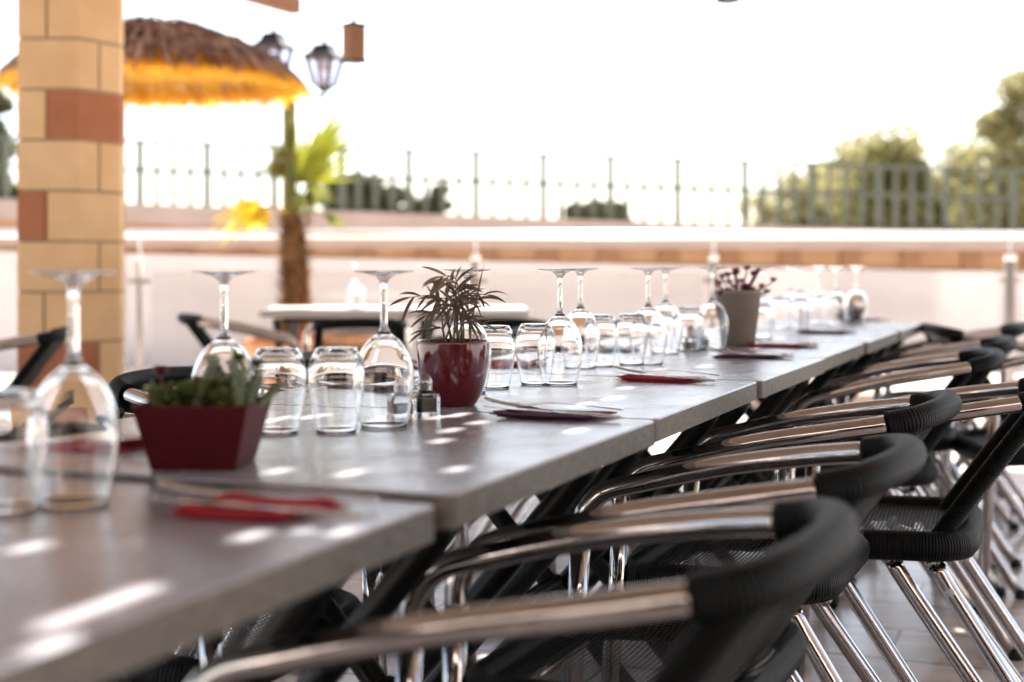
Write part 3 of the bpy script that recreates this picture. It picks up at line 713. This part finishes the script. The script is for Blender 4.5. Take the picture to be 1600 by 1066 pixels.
for (px, py, yaw, lb) in ((1640, 930, 20, 'armchair at the right edge behind the pulled out one'), (1570, 820, 200, 'distant armchair with only its legs seen at right'),(1700, 800, 60, 'distant armchair at the right edge near the railing')):
    dup(C0, on(px, py, 0), RC + R(yaw), lb, og)
dup(C0, Vector((at(-25, 412, 4.8).x, 4.8, 0)), R(100), 'armchair at the left edge in front of the block pillar', og)

# ------------------------------------------------------------------ glasses
def glass_mesh(prof_out, th):
    # closed profile: outside from rim up to the apex, inside back down (glass stands upside down)
    return prof_out
def make_wine():
    # z measured from the table, rim at 0 (glass upside down)
    out = [(.0272, 0), (.0312, .02), (.0345, .042), (.0362, .058), (.0350, .076), (.0300, .095), (.0215, .110), (.0120, .119), (.0062, .126), (.0042, .135), (.0038, .155), (.0038, .175), (.0046, .188), (.0085, .1955), (.018, .2005), (.034, .2035), (.0352, .2045), (.0345, .2052), (.015, .2046), (.001, .2035)]
    out = spline([Vector((r, 0, z)) for r, z in out], 3); out = [(max(p.x, 0), p.z) for p in out]
    inn = [(.001, .1165), (.010, .1155), (.0200, .1075), (.0285, .0930), (.0338, .0755), (.0353, .058), (.0337, .042), (.0304, .02), (.0264, 0.0003)]
    inn = spline([Vector((r, 0, z)) for r, z in inn], 3); inn = [(max(p.x, 0), p.z) for p in inn]
    out[0] = (.0272, .0003)
    out[-1] = (0, .2035); inn[0] = (0, .1165)
    q = MB(); q.lathe(out[::-1], 40, caps=False); q.lathe(inn, 40, caps=False)
    a, b = len(q.v) - 40, 40 * (len(out) - 1)
    q.add([], []); q.f += [[b + k, b + (k + 1) % 40, a + (k + 1) % 40, a + k] for k in range(40)]; q.uv += [[(0, 0)] * 4] * 40; q.mi += [0] * 40
    return q
def make_tumbler():
    out = [(.0255, .0003), (.0300, .022), (.0340, .044), (.0362, .064), (.0362, .078), (.0338, .092), (.0290, .102), (.0262, .1070), (.0232, .1085), (.012, .1078), (0, .1072)]
    inn = [(0, .1010), (.012, .1005), (.021, .0990), (.0285, .0935), (.0332, .0850), (.0352, .074), (.0352, .062), (.0331, .044), (.0292, .022), (.0247, .0003)]
    so_ = spline([Vector((r, 0, z)) for r, z in out], 3); si = spline([Vector((r, 0, z)) for r, z in inn], 3)
    o2 = [(max(p.x, 0), p.z) for p in so_]; i2 = [(max(p.x, 0), p.z) for p in si]; o2[-1] = (0, .1072); i2[0] = (0, .101)
    q = MB(); q.lathe(o2[::-1], 40, caps=False); q.lathe(i2, 40, caps=False); a, b = len(q.v) - 40, 40 * (len(o2) - 1)
    q.f += [[b + k, b + (k + 1) % 40, a + (k + 1) % 40, a + k] for k in range(40)]; q.uv += [[(0, 0)] * 4] * 40; q.mi += [0] * 40
    return q
wg = weld(make_wine().build('wine_glass', 'glass', None, True)); tg = weld(make_tumbler().build('tumbler', 'glass', None, True))
for o in (wg, tg): o.data.polygons.foreach_set('use_smooth', [True] * len(o.data.polygons))
WG = [(115, .865, 'nearest upturned wine glass in front of the block pillar'), (600, .862, 'upturned wine glass just left of the burgundy pot'), (875, .87, 'sharp upturned wine glass standing right of the burgundy pot'),
      (1013, .87, 'upturned wine glass midway between burgundy and grey pots, the left of two'), (1113, .865, 'upturned wine glass directly left of the grey pot'), (1190, .865, 'upturned wine glass whose foot shows over the grey pot'),
      (1250, .865, 'blurred upturned wine glass second right of the grey pot'), (1306, .80, 'blurred upturned wine glass third from the end of the row'), (350, .985, 'upturned wine glass standing behind the red planter'),
      (730, .96, 'upturned wine glass partly hidden behind the burgundy pot plant'), (907, .968, 'upturned wine glass close behind the sharpest one'), (1040, .93, 'upturned wine glass midway between the pots, the right of two'),
      (1237, .93, 'blurred upturned wine glass nearest right of the grey pot'), (1279, .89, 'blurred upturned wine glass fourth from the end of the row'), (1338, .765, 'last upturned wine glass at the end of the row')]
for i, (px, t_, lb) in enumerate(WG):
    o = wg if i == 0 else wg.copy()
    if i: COL.objects.link(o)
    s_ = s_of(px, t_); tag(o, lb, 'wine glass', 'upturned wine glasses', st(s_, t_, ZT - (.006 if s_ < S0 else 0) + .0005), random.uniform(0, 6)); o.scale = (1.13, 1.13, 1.05 if i == 0 else 1.01)
TG = [(1.02, .90, 'tumbler cut off by the left edge beside the nearest wine glass'), (1.583, .958, 'left tumbler of the pair right of the red planter'), (1.62, .893, 'right tumbler of the pair beside the left wine glass'),
      (2.295, .952, 'left tumbler of the pair right of the burgundy pot'), (2.39, .912, 'right tumbler of the pair next to the sharpest wine glass'), (2.866, .945, 'left tumbler of the pair behind the red napkin'), (2.94, .90, 'right tumbler of the pair behind the red napkin'),
      (3.40, .965, 'small looking tumbler left of the grey pot, farther one'), (3.46, .91, 'small looking tumbler left of the grey pot, nearer one'), (4.12, .93, 'blurred tumbler nearest right of the grey pot'), (4.20, .88, 'blurred tumbler second right of the grey pot'), (4.72, .93, 'blurred tumbler third right of the grey pot'), (4.8, .88, 'blurred tumbler fourth right of the grey pot'), (5.12, .90, 'blurred tumbler second from the end of the row'), (5.2, .85, 'last blurred tumbler at the end of the row')]
for i, (s_, t_, lb) in enumerate(TG):
    o = tg if i == 0 else tg.copy()
    if i: COL.objects.link(o)
    tag(o, lb, 'tumbler', 'upturned tumblers', st(s_, t_, ZT - (.006 if s_ < S0 else 0) + .0005), random.uniform(0, 6))

# ------------------------------------------------------------------ salt and pepper
def shaker(label, filling, pos, rz):
    t = thing('salt_shaker' if filling == 'salt' else 'pepper_shaker', label, 'shaker', pos, rz, 'glass shakers')
    q = MB(); P = rrect(-.018, .018, -.018, .018, .005, 4); Pi = [(x * .83, y * .83) for x, y in P]; n = len(P)
    rings = [(P, .0), (P, .026), ([(x * .9, y * .9) for x, y in P], .031), ([(x * .55, y * .55) for x, y in P], .033)]
    vs = []; [vs.extend([(p[0], p[1], z) for p in pp_]) for pp_, z in rings]
    fs = [tuple(range(n - 1, -1, -1)), tuple(3 * n + k for k in range(n))] + [(i * n + k, i * n + (k + 1) % n, (i + 1) * n + (k + 1) % n, (i + 1) * n + k) for i in range(3) for k in range(n)]
    q.add(vs, fs); q.build('jar', 'glass', t, bevel=0)
    q = MB(); q.prism([(x * .72, y * .72) for x, y in P], .005, .019 if filling == 'salt' else .024); q.build('filling', filling, t)
    q = MB(); q.lathe([(.0105, .0335), (.0112, .036), (.0105, .038), (.0112, .040), (.0105, .042), (.0112, .044), (.0108, .048), (.0085, .055), (.0045, .0595), (.001, .061)], 20); q.build('cap', 'cap', t, True)
shaker('glass salt shaker with domed cap left of the pepper', 'salt', on(628, 651), .35); shaker('glass pepper shaker against the burgundy pot', 'pepper', on(664, 648), .5)
shaker('distant salt shaker among the tumblers left of the grey pot', 'salt', on(1079, 546), .3); shaker('distant pepper shaker next to the grey pot', 'pepper', on(1093, 544), .6)

# ------------------------------------------------------------------ burgundy pot with parlour palm
pr_ = on(708, 633)
t = thing('burgundy_pot', 'glossy round burgundy pot in the middle of the table', 'plant pot', pr_)
q = MB(); prof = [(.0, 0), (.030, 0), (.036, .004), (.045, .02), (.052, .045), (.0555, .075), (.0565, .098), (.0555, .0995), (.053, .098), (.052, .075), (.048, .075), (.0, .076)]
pf = [(max(0, p.x), p.z) for p in spline([Vector((r, 0, z)) for r, z in prof[:7]], 4)] + prof[7:9]
q.lathe(pf + [(.052, .088), (.0, .088)], 48); weld(q.build('pot', 'pot_red', t, True))
q = MB(); q.lathe([(.051, .0885), (.03, .091), (0, .093)], 24); q.build('soil', 'soil', t, True)
pm = thing('parlour_palm', 'small feathery palm with dark drooping leaves growing in the burgundy pot', 'plant', pr_ + Vector((0, 0, .09)))
rr = random.Random(11); stems = MB(); sc = pr_.y / F
# stems aimed at photo points (px offset from 708, py, end px, py)
fr = [((640, 465), 9), ((668, 492), 8), ((676, 440), 9), ((690, 432), 9), ((703, 440), 8), ((722, 452), 8), ((748, 470), 9), ((762, 462), 9), ((735, 500), 7), ((757, 508), 6), ((660, 520), 7), ((700, 480), 7), ((725, 485), 7), ((680, 470), 8), ((716, 470), 8)]
lv = MB()
for (ex, ey), nl in fr:
    e = Vector(((ex - 708) * sc, rr.uniform(-.035, .035), (633 - ey) * sc - .09)); b = Vector((rr.uniform(-.018, .018), rr.uniform(-.015, .015), -.002))
    mid = Vector((b.x + (e.x - b.x) * .35, b.y + (e.y - b.y) * .3, e.z * .85 + .012))
    P = spline([b, mid * .5 + b * .5, mid, e], 5); n = len(P); stems.tube(P, [.0016 * (1 - .65 * k / n) for k in range(n)], 6)
    nl = max(4, int(nl * .75))
    for k in range(nl):
        i = int(n * (.5 + .5 * k / nl)); p = P[min(i, n - 1)]; d = (P[min(i + 1, n - 1)] - P[max(i - 1, 0)]).normalized()
        sd_ = Vector((-d.z, 0, d.x)) * (1 if k % 2 else -1) + Vector((0, rr.gauss(0, .35), 0))
        lv.blade(p, d * .9 + sd_ * .8, (rr.gauss(0, .35), -1, rr.uniform(0, .9)), rr.uniform(.026, .048), rr.uniform(.0032, .006), rr.uniform(.4, 1.3), 6)
    lv.blade(P[-1], d, (0, -1, .5), rr.uniform(.03, .04), .005, .5, 6)
lv.blade(((735 - 708) * sc, -.01, .03), Vector(((757 - 735) * sc, 0, .1)), (0, -1, .2), .10, .003, 0, 5)
lv.blade(((700 - 708) * sc, -.01, .045), Vector((-.2, 0, .3)), (0, -1, .2), .062, .004, 0, 5)
stems.build('stems', 'palm', pm, True); lv.build('leaves', 'palm', pm, True)

# ------------------------------------------------------------------ red square planter with succulents
pc = on(300, 735); pc = Vector((-.332, 1.535, ZT))
t = thing('red_planter', 'square tapered dark red planter on the seam of two tables', 'plant pot', pc, R(-3))
q = MB(); b0, b1, hh = .045, .0615, .069
def sq(r, z): return [(-r, -r, z), (r, -r, z), (r, r, z), (-r, r, z)]
vs = sq(b0, 0) + sq(b1, hh) + sq(b1 - .004, hh) + sq(b1 - .0055, hh - .012)
fs = [(3, 2, 1, 0)] + [(4 * i + k, 4 * i + (k + 1) % 4, 4 * i + 4 + (k + 1) % 4, 4 * i + 4 + k) for i in range(3) for k in range(4)] + [(12, 13, 14, 15)]
q.add(vs, fs); q.build('planter_body', 'planter_red', t, bevel=.0015)
q = MB(); q.box((0, 0, hh - .0115), (.108, .108, .004)); q.build('soil', 'soil', t)
sp_ = thing('succulent_arrangement', 'mixed green succulents spilling over the rim of the red planter', 'plant', pc + Vector((0, 0, hh - .01)), R(-3))
rr = random.Random(5); q = MB()
for i in range(40):                   # low mossy cushions of tiny leaves
    c = Vector((rr.uniform(-.048, .048), rr.uniform(-.048, .048), rr.uniform(.004, .024)))
    for j in range(46):
        a = Vector((rr.gauss(0, 1), rr.gauss(0, 1), abs(rr.gauss(0, 1)))).normalized(); q.blade(c + a * .007, a, (rr.gauss(0, 1), rr.gauss(0, 1), .3), .008, .004, .2, 2)
q.build('cushion_leaves', 'succ', sp_)
for (x, y, n_, lean) in ((.0, -.03, 9, (.35, 0, 1)), (.052, -.025, 7, (.1, 0, 1)), (.058, 0, 6, (.6, 0, .5)), (.045, -.04, 7, (.3, -.3, .8)), (-.05, .0, 4, (-.3, 0, 1)), (.02, .02, 9, (.1, 0, 1)), (.035, .0, 8, (.2, 0, 1))):     # beaded upright stems
    p = Vector((x, y, .006)); d = Vector(lean).normalized(); q = MB()
    q.tube([p, p + d * .0068 * n_], .0012, 6)
    for k in range(n_):
        for s_ in (-1, 1):
            for ax in (Vector((1, 0, 0)), Vector((0, 1, 0))):
                c = p + ax * s_ * .0035; q.lathe([(0, -.0034), (.003, -.0018), (.0042, 0), (.003, .0018), (0, .0034)], 7, c)
        d = (d + Vector((rr.gauss(0, .15), rr.gauss(0, .1), .08))).normalized(); p = p + d * .0068
    q.build('bead_stem', 'succ2', sp_, True)
for (x, y, z, r_) in ((-.045, -.01, .038, .014), (.03, .03, .05, .015), (.06, -.01, .026, .014), (-.062, .02, .014, .013), (.05, .03, .044, .014), (-.02, .045, .024, .014), (.012, .0, .040, .013), (.0, .03, .048, .013)):
    q = MB(); q.tube([(x * .8, y * .8, 0), (x, y, z)], .0015, 6)
    for j in range(16):
        a = j * 2.4; q.blade((x, y, z), (math.cos(a), math.sin(a), .25 + j * .09), (0, 0, 1), r_, .0055, .1, 3)
    q.build('rosette', 'succd' if r_ < .0145 and x < .02 else 'succ', sp_)
q = MB()
for i in range(30):
    a = rr.uniform(0, 6.28); x, y = rr.uniform(-.04, .05), rr.uniform(-.045, .045)
    q.blade((x, y, .0), (math.cos(a) * .5, math.sin(a) * .5, 1), (0, -1, .2), rr.uniform(.02, .042), .007, .5, 4)
q.build('tall_leaves', 'succ', sp_)

# ------------------------------------------------------------------ grey pot with red succulent
pg = on(1154, 540)
t = thing('grey_pot', 'tall tapered grey pot standing among the farther glasses', 'plant pot', pg)
q = MB(); q.lathe([(0, 0), (.040, 0), (.043, .003), (.0595, .134), (.0625, .136), (.0635, .146), (.060, .147), (.057, .135), (0, .134)], 36); weld(q.build('pot', 'grey_pot', t, True))
t = thing('red_succulent', 'dark red rosette succulent spreading over the grey pot', 'plant', pg + Vector((0, 0, .134))); q = MB(); rr = random.Random(3)
for i in range(26):
    a = rr.uniform(0, 6.28); r_ = rr.uniform(.01, .1); c = Vector((r_ * math.cos(a), r_ * math.sin(a) * .8, rr.uniform(.005, .07))); 
    if r_ > .06: c.z = rr.uniform(.0, .05)
    q = MB(); q.tube([(c.x * .4, c.y * .4, 0), c], .002, 6)
    for j in range(15):
        b = j * 2.4 + i; q.blade(c, (math.cos(b), math.sin(b), .1 + j * .1), (0, 0, 1), .017, .008, .1, 3)
    q.build('rosette', 'succd', t)

# ------------------------------------------------------------------ napkins and cutlery
def napkin_mesh(L, W, layers, wob, seed):
    rr = random.Random(seed); q = MB(); n = 8
    for l in range(layers):
        z0 = .0006 + l * .0022; dx = rr.uniform(-.006, .006); dy = rr.uniform(-.005, .005); sk = rr.uniform(-.012, .02); vs = []
        for zz in (0, .0012):
            for j in range(n + 1):
                for i in range(n + 1):
                    x = (i / n - .5) * L + dx + (j / n) * (.02 + sk); y = (j / n - .5) * W + dy
                    vs.append((x, y, z0 + zz + wob * (l + 1) * (.5 + .5 * math.sin(i * 1.1 + seed)) * (abs(2 * i / n - 1)) ** 3 * .55 + .0006 * math.sin(j + seed)))
        N = n + 1; o = N * N; fs = []
        for j in range(n):
            for i in range(n):
                a = j * N + i; fs += [(a + o, a + 1 + o, a + N + 1 + o, a + N + o), (a, a + N, a + N + 1, a + 1)]
        for i in range(n):
            fs += [(i, i + 1, i + 1 + o, i + o), (n * N + i + 1, n * N + i, n * N + i + o, n * N + i + 1 + o), (i * N + N, i * N, i * N + o, i * N + N + o), (i * N + n, i * N + N + n, i * N + N + n + o, i * N + n + o)]
        q.add(vs, fs)
    return q
def fork_mesh():                      # along +X: handle end at 0.19, tines at 0
    q = MB(); P = [(.0, 0, .010), (.018, 0, .006), (.04, 0, .004), (.06, 0, .006), (.09, 0, .009), (.14, 0, .006), (.19, 0, .002)]
    q.tube(spline(P[2:], 5), [.0105] + [.009, .006, .0035, .003, .0028] + [.0028] * 8 + [.0035, .004, .005, .006, .0068, .007, .006], 8, flat=.22)
    for k in (-1.5, -.5, .5, 1.5): q.tube(spline([(P[2][0] + .004, k * .004, P[2][2]), (.018, k * .0048, .0065), (-.012, k * .0048, .013)], 4), [.0017] * 8 + [.0008], 6)
    return q
def knife_mesh():
    q = MB(); q.tube([(.10, 0, .004), (.13, 0, .004), (.17, 0, .004), (.2, 0, .004)], [.0035, .005, .0062, .0045], 8, flat=.5)
    q.tube([(-.005, 0, .004), (.01, .002, .004), (.05, .001, .004), (.098, 0, .004)], [.002, .008, .0095, .006], 8, flat=.1)
    return q
fkm = fork_mesh().build('fork', 'steel', None, True); knm = knife_mesh().build('knife', 'steel', None, True)
first = {'f': True, 'k': True}
RW = math.atan2(-V.y, -V.x)           # direction away from table centre
def setting(px, py, m, seed, where, far=False, yaw=0, L=.13, W=.09, t_=None):
    p = on(px, py); s_ = p.dot(U); z = ZT - (.006 if s_ < S0 else 0); p.z = z
    base = RW + (math.pi if far else 0) + R(yaw); cn = 'red' if m == 'nap_red' else 'dark plum'
    nm = napkin_mesh(L, W, 3, .003, seed).build('napkin', m, None, False)
    tag(nm, 'folded %s napkin %s' % (cn, where), 'napkin', 'folded napkins', p + Vector((0, 0, .0004)), base)
    ex = Vector((math.cos(base), math.sin(base), 0)); ey = Vector((-math.sin(base), math.cos(base), 0))
    for key, src, oy, ang, cat in (('f', fkm, .018, 7 + (seed * 5) % 17, 'fork'), ('k', knm, -.012, -3, 'knife')):
        o = src if first[key] else src.copy()
        if not first[key]: COL.objects.link(o)
        first[key] = False
        tag(o, 'steel %s lying on the %s napkin %s' % (cat, cn, where), cat, cat + 's laid on napkins', p - ex * .085 + ey * oy + Vector((0, 0, .0095)), base + R(ang)); o.rotation_euler[1] = R(2.2 if key == 'k' else 1.5)
setting(390, 792, 'nap_red', 1, 'in front of the red planter', yaw=8, L=.10)
setting(852, 652, 'nap_dark', 2, 'right of the burgundy pot', yaw=4)
setting(1030, 595, 'nap_red', 3, 'at the sharp middle of the table row', yaw=-3)
setting(1165, 559, 'nap_dark', 4, 'in front of the grey pot', yaw=3)
setting(1212, 542, 'nap_red', 5, 'right of the grey pot', yaw=-2)
setting(1282, 521, 'nap_dark', 6, 'third from the far end of the row', yaw=2)
setting(1345, 502, 'nap_dark', 7, 'at the far end of the row', yaw=0)
setting(165, 697, 'nap_red', 8, 'behind the nearest wine glass', True, 5)
setting(585, 606, 'nap_dark', 9, 'behind the glass left of the burgundy pot', True, -4)
setting(800, 572, 'nap_red', 10, 'behind the tumblers right of the burgundy pot', True, 3)
setting(955, 548, 'nap_dark', 11, 'on the far side behind the red napkin', True, 3)
# standing burgundy napkin at the end of the row
q = MB(); rr = random.Random(2)
for k in range(7):
    a = R(20 + k * 23); q.blade((0, 0, .002), (math.cos(a) * .7, rr.gauss(0, .2), math.sin(a) + .15), (0, -1, .2), .065 + .02 * (k % 2), .035, .5, 6)
q.lathe([(0, 0), (.03, 0), (.028, .006), (.012, .02), (0, .024)], 14)
tag(q.build('napkin', 'nap_dark', None), 'burgundy napkin folded upright into a fan at the row end', 'napkin', 'folded napkins', on(1330, 503))

# ------------------------------------------------------------------ tables farther back
def bistro_table(label, c, L, W, rz, cat='table'):
    t = thing('bistro_table', label, cat, (c.x, c.y, 0), rz, 'tables standing beyond the row')
    q = MB(); q.prism(rrect(-L / 2, L / 2, -W / 2, W / 2, .02), ZT - .033, ZT); q.build('table_top', 'white', t)
    for sx in (-1, 1):
        q = MB(); q.tube([(sx * (L / 2 - .08), -W / 2 + .06, ZT - .05), (sx * (L / 2 - .08), W / 2 - .06, .02)], .018, 10); q.build('leg', 'black', t, True)
        q = MB(); q.tube([(sx * (L / 2 - .08) + .03, W / 2 - .06, ZT - .05), (sx * (L / 2 - .08) + .03, -W / 2 + .06, .02)], .018, 10); q.build('leg', 'black', t, True)
    q = MB(); q.box((0, 0, ZT - .045), (L - .2, W - .2, .022)); q.build('underframe', 'black', t)
    return t
bistro_table('sunlit white topped table behind the wine glasses, left one', Vector((at(530, 412, 6.9).x, 6.9, 0)), .7, .7, R(3))
bistro_table('sunlit white topped table behind the burgundy pot plant', Vector((at(730, 412, 6.9).x, 6.9, 0)), .58, .7, R(3))
dup(C0, Vector((at(385, 412, 6.2).x, 6.2, 0)), R(-80), 'armchair facing the sunlit table left of the fan palm', og)
dup(C0, Vector((at(560, 412, 5.9).x, 5.9, 0)), R(8), 'armchair with its back to the row at the sunlit table', og)
dup(C0, Vector((at(800, 412, 5.9).x, 5.9, 0)), R(-10), 'armchair at the sunlit table behind the burgundy pot', og)
# glass jar and flowers on the far table
jp = Vector((at(560, 412, 6.8).x, 6.8, ZT + .0005))
o = tg.copy(); COL.objects.link(o); tag(o, 'tumbler standing on the sunlit white table', 'tumbler', 'upturned tumblers', jp)
o = wg.copy(); COL.objects.link(o); tag(o, 'wine glass standing on the sunlit white table', 'wine glass', 'upturned wine glasses', jp + Vector((-.03, .12, 0)))
